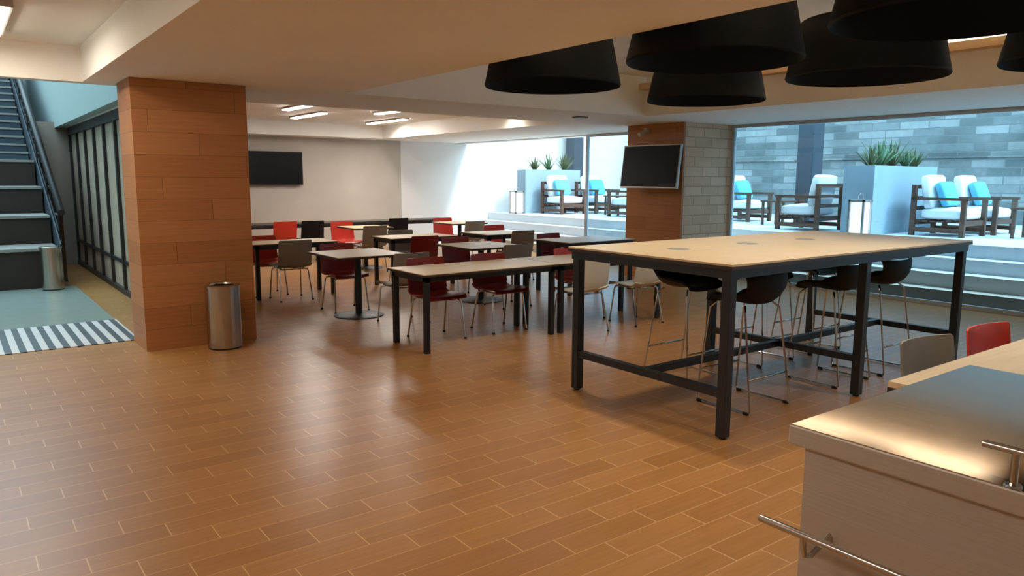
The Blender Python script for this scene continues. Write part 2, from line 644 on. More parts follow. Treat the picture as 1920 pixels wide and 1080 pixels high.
def facade(y0, y1, panes):
    global wn
    wn += 1
    fr = nb()
    box(fr, FX - 0.03, FX + 0.03, y0, y1, 0.0, 0.05)
    box(fr, FX - 0.03, FX + 0.03, y0, y1, CZ - 0.05, CZ)
    box(fr, FX - 0.03, FX + 0.03, y0, y0 + 0.05, 0.05, CZ - 0.05)
    box(fr, FX - 0.03, FX + 0.03, y1 - 0.05, y1, 0.05, CZ - 0.05)
    o = struct('window_%d' % wn, fr, MT['alu'], label='floor to ceiling glass front')
    n = len(panes)
    for (a, c) in panes:
        g = nb(); box(g, FX - 0.005, FX + 0.005, a, c, 0.05, CZ - 0.05)
        obj('glass_pane', g, MT['glass'], o)


facade(-2.9, 7.68, [(-2.85, 2.0), (2.0, 7.63)])
facade(8.88, 11.15, [(8.93, 11.10)])

# ---- pillars
p = nb(); box(p, 1.37, 2.34, 7.44, 8.0, 0, CZ)
pl = struct('pillar', p, MT['plaster'], label='wood clad pillar beside the stair hall')
p = nb(); box(p, 1.35, 2.36, 7.42, 7.44, 0, CZ - 0.002); box(p, 1.35, 1.37, 7.44, 8.02, 0, CZ - 0.002); box(p, 2.34, 2.36, 7.44, 8.02, 0, CZ - 0.002); box(p, 1.37, 2.34, 8.0, 8.02, 0, CZ - 0.002)
obj('wood_cladding', p, MT['clad'], pl)
p = nb(); box(p, 9.07, 10.26, 7.74, 8.84, 0, CZ)
pl = struct('pillar', p, MT['plaster'], label='pillar with wood on one face and whitewashed brick on the other')
p = nb(); box(p, 9.03, 9.07, 7.70, 8.88, 0, CZ - 0.002); obj('wood_cladding', p, MT['clad'], pl)
p = nb(); box(p, 9.07, 10.30, 7.70, 7.74, 0, CZ - 0.002); box(p, 10.26, 10.30, 7.74, 8.88, 0, CZ - 0.002); box(p, 9.07, 10.26, 8.84, 8.88, 0, CZ - 0.002)
obj('brick_facing', p, MT['whitebrick'], pl)

# ---- dark framed glass partition beside the stair hall
d = nb()
PXX, PA, PB, PH = 1.87, 8.6, BY - 0.02, 2.34
ys = [PA + i * (PB - PA) / 8 for i in range(9)]
box(d, PXX - 0.05, PXX + 0.05, PA, PB, 0, 0.07)
box(d, PXX - 0.05, PXX + 0.05, PA, PB, PH, CZ)
dr = struct('door_1', d, MT['darkframe'], label='dark framed folding glass partition')
for y in ys:
    m_ = nb(); box(m_, PXX - 0.04, PXX + 0.04, y - 0.045, y + 0.045, 0.07, PH); obj('mullion', m_, MT['darkframe'], dr)
m_ = nb(); box(m_, PXX - 0.03, PXX + 0.03, PA, PB, 0.42, 0.47); obj('rail', m_, MT['darkframe'], dr)
for y0, y1 in zip(ys, ys[1:]):
    m_ = nb(); box(m_, PXX - 0.004, PXX + 0.004, y0 + 0.045, y1 - 0.045, 0.07, PH); obj('glass_pane', m_, MT['partglass'], dr)

# ---- tiered stair
b = nb()
tz = [0.58, 1.01, 1.44, 1.88]
for i, z in enumerate(tz):
    box(b, -3.9, 1.22, 12.62 + 0.9 * i, 24, (tz[i - 1] if i else 0), z - 0.04)
st = struct('stair', b, MT['tier'], label='wide seating tiers leading up to a narrower flight')
n_ = nb()
for i, z in enumerate(tz):
    box(n_, -3.9, 1.22, 12.60 + 0.9 * i, 13.5 + 0.9 * i if i < 3 else 16.4, z - 0.04, z)
obj('tread', n_, MT['nosing'], st)
s_ = nb()
for i in range(15):
    box(s_, -3.9, 1.22, 16.3 + 0.29 * i, 24, 1.88 + 0.155 * i, 1.88 + 0.155 * (i + 1))
obj('upper_step', s_, MT['bluestep'], st)
s_ = nb()
for i in range(15):
    box(s_, -3.9, 1.22, 16.28 + 0.29 * i, 16.34 + 0.29 * i, 1.88 + 0.155 * (i + 1) - 0.03, 1.885 + 0.155 * (i + 1))
obj('upper_nosing', s_, MT['nosing'], st)

rl = thing('stair_balustrade', 'dark blue glass balustrade with black handrail up the right side of the stair', 'railing', (1.29, 12.7, 0))
g = nb()
L = 8.0
pf = [(0, 0.06), (0, 1.05), (L, 1.05 + 0.47 * L), (L, 0.06 + 0.47 * L)]
vs_ = []
for sx in (-0.02, 0.02):
    vs_.append([g.verts.new((sx, y, z)) for y, z in pf])
g.faces.new(vs_[0]); g.faces.new(list(reversed(vs_[1])))
for k in range(4):
    g.faces.new((vs_[0][k], vs_[1][k], vs_[1][(k + 1) % 4], vs_[0][(k + 1) % 4]))
obj('glass_panel', g, MT['balglass'], rl)
g = nb(); tube(g, [(0, -0.05, 1.08), (0, L, 1.08 + 0.47 * L)], 0.05); obj('handrail', g, MT['darkframe'], rl)
g = nb()
a, c = (0.62, 0.06), None
pf = [(0, 0.0), (0, 0.62), (L, 0.62 + 0.47 * L), (L, 0.0 + 0.47 * L), (0.2, 0.0)]
vs_ = []
for sx in (-0.045, -0.025):
    vs_.append([g.verts.new((sx, y, z)) for y, z in pf])
g.faces.new(vs_[0]); g.faces.new(list(reversed(vs_[1])))
for k in range(5):
    g.faces.new((vs_[0][k], vs_[1][k], vs_[1][(k + 1) % 5], vs_[0][(k + 1) % 5]))
obj('stringer', g, MT['column'], rl)
for k in range(7):
    y = 0.15 + k * 1.25
    g = nb(); box(g, -0.03, 0.03, y - 0.025, y + 0.025, 0.47 * y, 1.08 + 0.47 * y); obj('post', g, MT['darkframe'], rl)


# ---- ceiling lights
def led(x, y, ln, lab, z=2.75):
    t = thing('linear_ceiling_light', lab, 'light', (x, y, z), 0, 'linear lights on the dining ceiling')
    q = nb(); box(q, -0.075, 0.075, -ln / 2, ln / 2, -0.03, 0.0); obj('housing', q, MT['silver'], t)
    q = nb(); box(q, -0.06, 0.06, -ln / 2 + 0.03, ln / 2 - 0.03, -0.042, -0.03); obj('diffuser', q, MT['led'], t)


led(4.62, 11.8, 1.4, 'left nearer of the four glowing linear ceiling lights')
led(5.36, 13.35, 1.5, 'left farther linear ceiling light, above the grey wall screen')
led(6.17, 11.65, 1.2, 'right nearer of the four glowing linear ceiling lights')
led(7.12, 13.7, 1.6, 'right farther linear ceiling light, beside the warm glowing recess edge')
for x, y, lab in ((0.26, 6.95, 'white ceiling light in the raised ceiling above the stair entrance'),
                  (-0.9, 4.6, 'added unseen fill light in the raised ceiling, second from the stair'),  # this panel and the next are unseen, added as fill light
                  (-0.9, 2.0, 'added unseen fill light in the raised ceiling, third from the stair')):
    t = thing('panel_ceiling_light', lab, 'light', (x, y, 2.79), 0, 'panel lights in the raised entrance ceiling')
    q = nb(); box(q, -0.2, 0.2, -0.65, 0.65, -0.05, 0); obj('housing', q, MT['silver'], t)
    q = nb(); box(q, -0.18, 0.18, -0.62, 0.62, -0.065, -0.05); obj('diffuser', q, MT['panel' if y > 6 else 'panel_fill'], t)


def downlight(x, y, z, lab, power=0, ang=100, col=WARM):
    t = thing('downlight', lab, 'light', (x, y, z), 0, 'round ceiling downlights')
    q = nb(); lathe(q, [(0.055, -0.002), (0.075, -0.012), (0.08, 0)], 20); obj('trim_ring', q, MT['silver'], t)
    q = nb(); lathe(q, [(0, -0.004), (0.055, -0.004), (0.055, 0)], 20); obj('lens', q, MT['bulb'], t)
    if power:
        spot('downlight_beam', (x, y, z - 0.03), power, col, ang, 0.9, 0.06)


# ---- wall screens
def screen(name, lab, loc, rz, w_, h_, tilt=0.0, frame='tvframe'):
    t = thing(name, lab, 'television', loc, rz)
    k = Matrix.Rotation(tilt, 4, 'X')
    q = nb(); box(q, -w_ / 2, w_ / 2, -0.025, 0.025, -h_ / 2, h_ / 2); q.transform(k); obj('housing', q, MT[frame], t, 0.004)
    q = nb(); box(q, -w_ / 2 + 0.02, w_ / 2 - 0.02, -0.029, -0.024, -h_ / 2 + 0.025, h_ / 2 - 0.02); q.transform(k); obj('display', q, MT['screen'], t)
    q = nb(); box(q, -0.18, 0.18, 0.025, 0.16 if tilt else 0.08, -0.15, 0.15); obj('wall_bracket', q, MT['blackmetal'], t)
    return t


screen('television', 'black flat screen on the grey back wall behind the wood pillar', (5.55, BY - 0.085, 1.80), 0, 1.25, 0.70)
tv = screen('television', 'tilted black flat screen hung on the wood face of the brick pillar', (8.84, 8.19, 1.80), -PI / 2 + R(4), 1.12, 0.68, R(-8), 'silver')

t = thing('security_camera', 'small white camera at the top of the brick and wood pillar', 'camera', (8.99, 8.42, 2.36))
q = nb(); box(q, -0.05, 0.04, -0.03, 0.03, -0.02, 0.05); obj('mount', q, MT['white'], t, 0.005)
q = nb(); tube(q, [(-0.05, 0, -0.01), (-0.17, 0.01, -0.06)], 0.035, 12); obj('camera_body', q, MT['white'], t)
t = thing('ceiling_speaker', 'small dark square fitting on the ceiling left of the brick pillar', 'speaker', (7.2, 8.02, CZ))
q = nb(); box(q, -0.09, 0.09, -0.07, 0.07, -0.02, 0); obj('frame', q, MT['gray'], t)
q = nb(); box(q, -0.075, 0.075, -0.055, 0.055, -0.024, -0.02); obj('grille', q, MT['blackmetal'], t)


# ---- big black drum lamps
def drum(loc, lab, first=None):
    if first:
        return dup(first, loc, 0, lab)
    t = thing('pendant_lamp', lab, 'lamp', loc, 0, 'black drum lamps in the ceiling recess')
    q = nb(); lathe(q, [(0.545, 0.0), (0.552, 0.012), (0.55, 0.02), (0.468, 0.40), (0.455, 0.41), (0.05, 0.415), (0.0, 0.415)], 56); lathe(q, [(0.545, 0), (0.538, 0.02), (0.46, 0.395), (0, 0.40)], 56)
    obj('lamp_shade', q, MT['shade'], t)
    q = nb(); tube(q, [(0, 0, 0.41), (0, 0, 0.655)], 0.012, 10); obj('rod', q, MT['blackmetal'], t)
    q = nb(); lathe(q, [(0, 0.66), (0.07, 0.66), (0.065, 0.635), (0, 0.63)], 20); obj('ceiling_rose', q, MT['blackmetal'], t)
    q = nb(); lathe(q, [(0, 0.20), (0.035, 0.21), (0.05, 0.25), (0.035, 0.29), (0.02, 0.32), (0, 0.32)], 16); obj('bulb', q, MT['bulb'], t)
    q = nb(); tube(q, [(0, 0, 0.31), (0, 0, 0.40)], 0.022, 10); obj('lamp_holder', q, MT['blackmetal'], t)
    return t


LZ = 2.34
d0 = None
for x, y, lab in ((4.0, 4.80, 'leftmost black drum lamp, above the left end of the high table'),
                  (3.97, 3.17, 'second black drum lamp from the left, large, in front of a smaller one'),
                  (5.86, 4.75, 'farthest black drum lamp, partly hidden behind a larger one'),
                  (5.42, 2.95, 'black drum lamp over the right half of the high table'),
                  (3.82, 1.66, 'nearest black drum lamp, cut off by the top of the photo'),
                  (5.74, 1.62, 'black drum lamp at the top right corner of the photo')):
    o = drum((x, y, LZ), lab, d0)
    d0 = d0 or o
    spot('pendant_light', (x, y, LZ + 0.18), 58, WARM, 115, 0.9, 0.04)


# ------------------------------------------------------------------ tables
def rect_table(x0, x1, y0, y1, lab, h=0.74, leg=0.05, group='dining tables with black legs', thick=0.025):
    cx, cy = (x0 + x1) / 2, (y0 + y1) / 2
    w_, d_ = (x1 - x0) / 2, (y1 - y0) / 2
    t = thing('dining_table', lab, 'table', (cx, cy, 0), 0, group)
    q = nb(); box(q, -w_, w_, -d_, d_, h - 0.006, h); obj('tabletop', q, MT['laminate'], t)
    q = nb(); box(q, -w_ - 0.001, w_ + 0.001, -d_ - 0.001, d_ + 0.001, h - thick, h - 0.006); obj('edge_band', q, MT['edge'], t)
    q = nb(); i = 0.03
    for a in (-1, 1):
        box(q, -w_ + i, w_ - i, a * (d_ - i - 0.0125) - 0.0125, a * (d_ - i - 0.0125) + 0.0125, h - thick - 0.05, h - thick)
        box(q, a * (w_ - i - 0.0125) - 0.0125, a * (w_ - i - 0.0125) + 0.0125, -d_ + i + 0.025, d_ - i - 0.025, h - thick - 0.05, h - thick)
    obj('apron', q, MT['blackmetal'], t)
    for sx in (-1, 1):
        for sy in (-1, 1):
            x, y = sx * (w_ - i - leg / 2), sy * (d_ - i - leg / 2)
            q = nb(); box(q, x - leg / 2, x + leg / 2, y - leg / 2, y + leg / 2, 0, h - thick); obj('leg', q, MT['blackmetal'], t, 0.003)
    return t


def ped_table(cx, cy, s, lab, rz=0.0, h=0.74):
    t = thing('pedestal_table', lab, 'table', (cx, cy, 0), rz, 'pedestal tables')
    q = nb(); box(q, -s / 2, s / 2, -s / 2, s / 2, h - 0.006, h); obj('tabletop', q, MT['laminate'], t)
    q = nb(); box(q, -s / 2 - 0.001, s / 2 + 0.001, -s / 2 - 0.001, s / 2 + 0.001, h - 0.028, h - 0.006); obj('edge_band', q, MT['edge'], t)
    q = nb(); box(q, -0.22, 0.22, -0.025, 0.025, h - 0.05, h - 0.028); box(q, -0.025, 0.025, -0.22, 0.22, h - 0.05, h - 0.028); obj('cross_bracket', q, MT['blackmetal'], t)
    q = nb(); tube(q, [(0, 0, 0.02), (0, 0, h - 0.04)], 0.04, 20); obj('column', q, MT['blackmetal'], t)
    q = nb(); lathe(q, [(0, 0), (0.29, 0), (0.29, 0.008), (0.27, 0.016), (0.06, 0.03), (0, 0.03)], 40); obj('base', q, MT['blackmetal'], t)
    return t


rect_table(3.36, 4.955, 5.80, 6.50, 'nearest low wooden table with four black legs, left of the high table')
rect_table(4.97, 6.56, 5.80, 6.50, 'low table end to end with the nearest one, seen behind the high table legs')
rect_table(3.10, 4.25, 9.70, 10.30, 'low black legged table right beside the wood pillar')
rect_table(5.03, 6.15, 9.60, 10.25, 'low black legged table in the middle of the dining area')
rect_table(6.62, 7.52, 9.45, 10.25, 'low dark edged table in front of the left end of the terrace steps')
rect_table(6.72, 8.0, 7.65, 8.45, 'low table just left of the wood face of the screen pillar')
ped_table(3.76, 8.02, 0.86, 'square pedestal table in front of the wood pillar, nearest of its kind')
ped_table(5.56, 8.10, 0.86, 'square pedestal table behind the nearest four legged table')
ped_table(5.93, 12.3, 0.75, 'far pedestal table with a red chair behind it')
ped_table(8.1, 12.55, 0.8, 'farthest pedestal table, in front of the bright white wall')

# long table along the back wall
t = thing('long_table', 'long narrow dark edged table in front of the grey back wall', 'table', (6.25, 14.05, 0))
q = nb(); box(q, -2.6, 2.42, -0.3, 0.3, 0.715, 0.74); obj('tabletop', q, MT['darktop'], t)
q = nb(); box(q, -2.602, 2.422, -0.302, 0.302, 0.66, 0.715); obj('edge_band', q, MT['blackmetal'], t)
for x in (-2.5, -1.055, 0.75, 2.32):
    for y in (-0.24, 0.24):
        q = nb(); box(q, x - 0.025, x + 0.025, y - 0.025, y + 0.025, 0, 0.66); obj('leg', q, MT['blackmetal'], t)

# high table
HX0, HX1, HY0, HY1, HH = 3.69, 6.98, 2.74, 4.22, 1.10
t = thing('high_table', 'long high bar table with pale wood top and black steel frame', 'table', ((HX0 + HX1) / 2, (HY0 + HY1) / 2, 0))
hw, hd = (HX1 - HX0) / 2, (HY1 - HY0) / 2
q = nb(); box(q, -hw, hw, -hd, hd, HH - 0.012, HH); obj('tabletop', q, MT['laminate'], t)
q = nb(); box(q, -hw - 0.001, hw + 0.001, -hd - 0.001, hd + 0.001, HH - 0.035, HH - 0.012); obj('edge_band', q, MT['edge'], t)
q = nb()
for a in (-1, 1):
    box(q, -hw + 0.02, hw - 0.02, a * (hd - 0.045) - 0.025, a * (hd - 0.045) + 0.025, HH - 0.09, HH - 0.035)
for x in (-hw + 0.045, 0, hw - 0.045):
    box(q, x - 0.025, x + 0.025, -hd + 0.07, hd - 0.07, HH - 0.09, HH - 0.035)
obj('apron', q, MT['blackmetal'], t)
lg = 0.065
lx = [-hw + 0.06, 0.0, hw - 0.06]
for x in lx:
    for s in (-1, 1):
        y = s * (hd - 0.06)
        q = nb(); box(q, x - lg / 2, x + lg / 2, y - lg / 2, y + lg / 2, 0.012, HH - 0.035); o = obj('leg', q, MT['blackmetal'], t, 0.004)
        q = nb(); lathe(q, [(0, 0), (0.022, 0), (0.022, 0.014), (0, 0.014)], 14, x, y); obj('foot_glide', q, MT['rubber'], o)
for x in lx:
    q = nb(); box(q, x - 0.025, x + 0.025, -hd + 0.09, hd - 0.09, 0.26, 0.31); obj('cross_rail', q, MT['blackmetal'], t)
q = nb(); box(q, lx[0] + 0.025, lx[2] - 0.025, -0.025, 0.025, 0.26, 0.31); obj('foot_rail', q, MT['blackmetal'], t)
for gx in (4.23, 5.05, 5.86):
    q = nb(); lathe(q, [(0, HH + 0.003), (0.075, HH + 0.003), (0.085, HH), (0, HH)], 28, gx - (HX0 + HX1) / 2, 3.62 - (HY0 + HY1) / 2); obj('cable_grommet', q, MT['gray'], t, label='grey round cable grommet')


# ------------------------------------------------------------------ chairs
def chair_meshes(mat):
    """seat and backrest meshes of a moulded chair facing -y"""
    W = 0.225

    def prof(y):  # front of seat towards back
        return y
    q = nb()
    pts = [(-0.235, 0.425), (-0.215, 0.440), (-0.15, 0.447), (-0.05, 0.440), (0.06, 0.430), (0.13, 0.432), (0.165, 0.446), (0.19, 0.472)]
    grid = []
    for j, (y, z) in enumerate(pts):
        row = []
        for i in range(9):
            u = -1 + 2 * i / 8
            ww = W * (0.93 + 0.07 * min(1, j / 3))
            row.append((u * ww, y, z + 0.018 * abs(u) ** 3 * (0 if j == 0 else 1)))
        grid.append(row)
    sheet(q, grid, 0.012)
    s = obj('seat', q, MT[mat])
    q = nb()
    pts = [(0.19, 0.472), (0.203, 0.51), (0.214, 0.57), (0.226, 0.65), (0.236, 0.73), (0.244, 0.785), (0.246, 0.80)]
    grid = []
    for j, (y, z) in enumerate(pts):
        row = []
        for i in range(9):
            u = -1 + 2 * i / 8
            ww = W * (1.0 - 0.035 * j / 6)
            if j == 6:
                ww -= 0.012
            row.append((u * ww, y - 0.03 * abs(u) ** 2.2, z + 0.018 * abs(u) ** 3 * (1 - j / 6)))
        grid.append(row)
    sheet(q, grid, 0.012)
    r = obj('backrest', q, MT[mat])
    sm, rm = s.data, r.data
    bpy.data.objects.remove(s); bpy.data.objects.remove(r)
    return sm, rm


CH = {c: chair_meshes(c) for c in ('red', 'shaded_red', 'gray', 'white', 'black')}


def make_chair(col, lab, loc, rz):
    t = thing('dining_chair', lab, 'chair', loc, rz, 'dining chairs')
    for nm_, me in (('seat', CH[col][0]), ('backrest', CH[col][1])):
        o = bpy.data.objects.new(nm_, me); C.objects.link(o); o.parent = t
    q = nb()
    for s in (-1, 1):
        tube(q, [(s * 0.15, -0.17, 0.418), (s * 0.15, 0.14, 0.414)], 0.009, 8)
    for y in (-0.15, 0.12):
        tube(q, [(-0.19, y, 0.410), (0.19, y, 0.410)], 0.009, 8)
    obj('under_frame', q, MT['chrome'], t)
    for sx in (-1, 1):
        for (y0, y1) in ((-0.15, -0.20), (0.12, 0.21)):
            q = nb(); tube(q, [(sx * 0.18, y0, 0.410), (sx * 0.195, y0 + (y1 - y0) * 0.1, 0.385), (sx * 0.215, y1, 0.012)], 0.0095, 8)
            o = obj('leg', q, MT['chrome'], t)
            q = nb(); lathe(q, [(0, 0), (0.014, 0), (0.014, 0.018), (0, 0.018)], 10, sx * 0.215, y1); obj('foot_cap', q, MT['rubber'], o)
    return t


CHM = {}
for c in CH:
    CHM[c] = {'seat': CH[c][0], 'backrest': CH[c][1]}
ch0 = None
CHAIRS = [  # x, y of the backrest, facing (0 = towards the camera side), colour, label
    (3.85, 6.62, 0, 'shaded_red', 'shaded red chair tucked behind the left end of the nearest low table'),
    (4.63, 6.62, 0, 'shaded_red', 'shaded red chair tucked behind the right end of the nearest low table'),
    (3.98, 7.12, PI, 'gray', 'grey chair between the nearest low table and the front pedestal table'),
    (3.78, 8.66, 0, 'shaded_red', 'shaded red chair tucked behind the front pedestal table'),
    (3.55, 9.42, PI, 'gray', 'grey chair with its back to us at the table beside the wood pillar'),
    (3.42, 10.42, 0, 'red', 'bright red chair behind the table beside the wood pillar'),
    (5.33, 9.15, PI, 'shaded_red', 'shaded red chair with its back to us at the middle four legged table'),
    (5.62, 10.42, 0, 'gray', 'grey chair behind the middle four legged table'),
    (5.56, 8.74, 0, 'shaded_red', 'shaded red chair tucked behind the pedestal table beyond the nearest low table'),
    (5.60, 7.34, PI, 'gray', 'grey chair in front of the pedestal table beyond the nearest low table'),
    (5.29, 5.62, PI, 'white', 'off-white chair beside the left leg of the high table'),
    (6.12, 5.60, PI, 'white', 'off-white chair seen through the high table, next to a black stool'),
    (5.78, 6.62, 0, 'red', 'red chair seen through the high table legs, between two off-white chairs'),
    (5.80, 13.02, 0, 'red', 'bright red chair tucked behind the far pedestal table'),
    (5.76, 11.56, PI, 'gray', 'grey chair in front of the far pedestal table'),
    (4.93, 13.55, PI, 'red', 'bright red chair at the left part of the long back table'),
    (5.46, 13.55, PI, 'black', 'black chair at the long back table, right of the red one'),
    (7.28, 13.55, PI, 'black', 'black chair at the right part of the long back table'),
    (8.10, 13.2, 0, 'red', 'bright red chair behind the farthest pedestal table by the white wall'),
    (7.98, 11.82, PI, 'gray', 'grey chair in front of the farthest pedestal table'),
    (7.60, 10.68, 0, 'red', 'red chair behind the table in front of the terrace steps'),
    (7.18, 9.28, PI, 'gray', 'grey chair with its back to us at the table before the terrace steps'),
    (7.10, 8.58, 0, 'shaded_red', 'shaded red chair behind the table left of the screen pillar'),
]
for x, y, rz, col, lab in CHAIRS:
    # the backrest sits 0.22 m behind the chair's own centre
    cy = y - 0.22 if rz == 0 else y + 0.22
    if ch0 is None:
        ch0 = make_chair(col, lab, (x, cy, 0), rz)
    else:
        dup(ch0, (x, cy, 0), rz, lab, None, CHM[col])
dup(ch0, (3.95, 1.52, 0), R(-8), 'grey chair at the wooden table behind the steel counter', None, CHM['gray'])
dup(ch0, (4.60, 1.48, 0), R(-6), 'red chair at the wooden table behind the steel counter, at the right edge', None, CHM['red'])


# ---- bar stools
def make_stool(lab, loc, rz):
    t = thing('bar_stool', lab, 'stool', loc, rz, 'black bar stools under the high table')
    # bucket shell facing -y: seat and low wrap-around back
    q = nb()
    grid = []
    pts = [(-0.20, 0.735), (-0.185, 0.752), (-0.12, 0.760), (-0.02, 0.752), (0.08, 0.748), (0.14, 0.756)]
    for j, (y, z) in enumerate(pts):
        row = []
        for i in range(11):
            u = -1 + 2 * i / 10
            row.append((u * 0.215 * (0.92 + 0.08 * min(1, j / 3)), y, z + (0.015 + 0.016 * j) * abs(u) ** 3))
        grid.append(row)
    sheet(q, grid, 0.02)
    obj('seat', q, MT['black'], t)
    q = nb()
    grid = []
    pts = [(0.14, 0.756), (0.175, 0.785), (0.200, 0.83), (0.212, 0.89), (0.216, 0.945), (0.215, 0.955)]
    for j, (y, z) in enumerate(pts):
        row = []
        for i in range(11):
            u = -1 + 2 * i / 10
            row.append((u * (0.215 + 0.004 * j), y - (0.02 + 0.012 * j) * abs(u) ** 2.5, z + 0.1 * abs(u) ** 3 * max(0, 1 - j / 4)))
        grid.append(row)
    sheet(q, grid, 0.02)
    obj('backrest', q, MT['black'], t)
    for s in (-1, 1):
        q = nb()
        tube(q, [(s * 0.16, -0.14, 0.742), (s * 0.20, -0.17, 0.70), (s * 0.235, -0.23, 0.03), (s * 0.235, -0.215, 0.012), (s * 0.235, 0.215, 0.012), (s * 0.235, 0.23, 0.03), (s * 0.20, 0.13, 0.70), (s * 0.16, 0.10, 0.738)], 0.0075, 8)
        o = obj('sled_leg', q, MT['chrome'], t)
        for y in (-0.20, 0.20):
            q = nb(); tube(q, [(s * 0.235, y - 0.02, 0.010), (s * 0.235, y + 0.02, 0.010)], 0.011, 10); obj('foot_glide', q, MT['rubber'], o)
    q = nb(); tube(q, [(-0.226, -0.211, 0.24), (0.226, -0.211, 0.24)], 0.0075, 8); obj('foot_rail', q, MT['chrome'], t)
    q = nb(); tube(q, [(-0.226, 0.20, 0.24), (0.226, 0.20, 0.24)], 0.0075, 8); obj('rear_rail', q, MT['chrome'], t)
    return t


s0 = make_stool('nearest black bar stool, just right of the front corner leg of the high table', (4.50, 3.20, 0), PI)
dup(s0, (5.62, 3.20, 0), PI, 'black bar stool on the near side, just left of the middle table leg')
dup(s0, (6.28, 3.18, 0), PI, 'black bar stool on the near side, right of the middle table leg')
dup(s0, (4.74, 3.95, 0), 0, 'black bar stool on the far side, at the left end of the high table')
dup(s0, (5.72, 3.95, 0), 0, 'black bar stool on the far side, near the middle legs of the high table')
dup(s0, (6.5, 3.95, 0), 0, 'black bar stool on the far side, at the terrace end of the high table')


# ---- litter bins
def bin_(loc, lab, r=0.155, h=0.60):
    t = thing('litter_bin', lab, 'bin', loc, 0, 'cylindrical steel bins')
    q = nb(); lathe(q, [(0, 0.015), (r, 0.015), (r, h - 0.01), (r - 0.01, h - 0.01), (r - 0.01, 0.03), (0, 0.03)], 40); obj('body', q, MT['binsteel'], t)
    q = nb(); lathe(q, [(r - 0.012, h - 0.02), (r + 0.005, h - 0.02), (r + 0.006, h), (r - 0.03, h + 0.008), (r - 0.035, h - 0.006), (r - 0.012, h - 0.02)], 40); obj('rim', q, MT['binsteel'], t)
    q = nb(); lathe(q, [(0, 0), (r - 0.008, 0), (r - 0.008, 0.018), (0, 0.018)], 40); obj('base_ring', q, MT['rubber'], t)


bin_((1.99, 7.20, 0), 'cylindrical steel bin standing against the front of the wood pillar')
bin_((1.09, 12.36, 0.006), 'cylindrical steel bin at the foot of the stair', 0.14, 0.61)

# ------------------------------------------------------------------ steel counter and table at the lower right
t = thing('steel_counter', 'stainless steel serving counter in the lower right corner', 'counter', (2.5, 0.0, 0))
q = nb(); box(q, -0.60, 0.60, -1.6, 1.19, 0.84, 0.90); o = obj('worktop', q, [MT['steel'], MT['steelbody']], t, 0.006)
for f in o.data.polygons:
    f.material_index = 0 if f.normal.z > 0.5 else 1
q = nb(); box(q, -0.57, 0.57, -1.57, 1.15, 0.10, 0.84); obj('body', q, MT['steelbody'], t)
q = nb(); box(q, -0.50, 0.50, -1.5, 1.08, 0.0, 0.10); obj('plinth', q, MT['blackmetal'], t)
q = nb(); tube(q, [(-0.70, 1.20, 0.635), (-0.70, -1.5, 0.635)], 0.011, 12); o = obj('towel_rail', q, MT['chrome'], t)
for y in (1.06, -0.1, -1.2):
    q = nb(); tube(q, [(-0.70, y, 0.63), (-0.70, y, 0.60), (-0.69, y, 0.575), (-0.66, y, 0.565), (-0.63, y, 0.575), (-0.565, y, 0.60)], 0.008, 10); obj('bracket', q, MT['chrome'], o)
q = nb(); tube(q, [(-0.58, 0.69, 0.985), (-0.58, -1.5, 0.985)], 0.009, 12); o = obj('guard_rail', q, MT['chrome'], t)
for y in (0.62, -0.4, -1.4):
    q = nb(); tube(q, [(-0.58, y, 0.985), (-0.58, y, 0.90)], 0.0085, 10); lathe(q, [(0, 0.90), (0.02, 0.90), (0.018, 0.906), (0, 0.906)], 14, -0.58, y); obj('rail_post', q, MT['chrome'], o)

t = thing('work_table', 'wooden topped table with black corner behind the steel counter', 'table', (4.6, 1.0, 0))
q = nb(); box(q, -1.44, 1.4, -0.6, 0.52, 0.725, 0.75); obj('tabletop', q, MT['laminate'], t)
q = nb(); box(q, -1.442, 1.402, -0.602, 0.522, 0.69, 0.725); obj('edge_band', q, MT['edge'], t)
for x in (-1.36, 1.32):
    for y in (-0.52, 0.42):
        q = nb(); box(q, x - 0.03, x + 0.03, y - 0.03, y + 0.03, 0, 0.69); obj('leg', q, MT['blackmetal'], t)

# ------------------------------------------------------------------ terrace furniture
TZ = 0.74


def puff(w_, d_, h_, n=5):
    q = nb()
    box(q, -w_ / 2, w_ / 2, -d_ / 2, d_ / 2, -h_ / 2, h_ / 2)
    bmesh.ops.subdivide_edges(q, edges=list(q.edges), cuts=3, use_grid_fill=True)
    for v in q.verts:
        u, k = abs(v.co.x) / (w_ / 2), abs(v.co.y) / (d_ / 2)
        e = max(u, k)
        v.co.z *= 1.0 - 0.35 * e ** 4
    return q


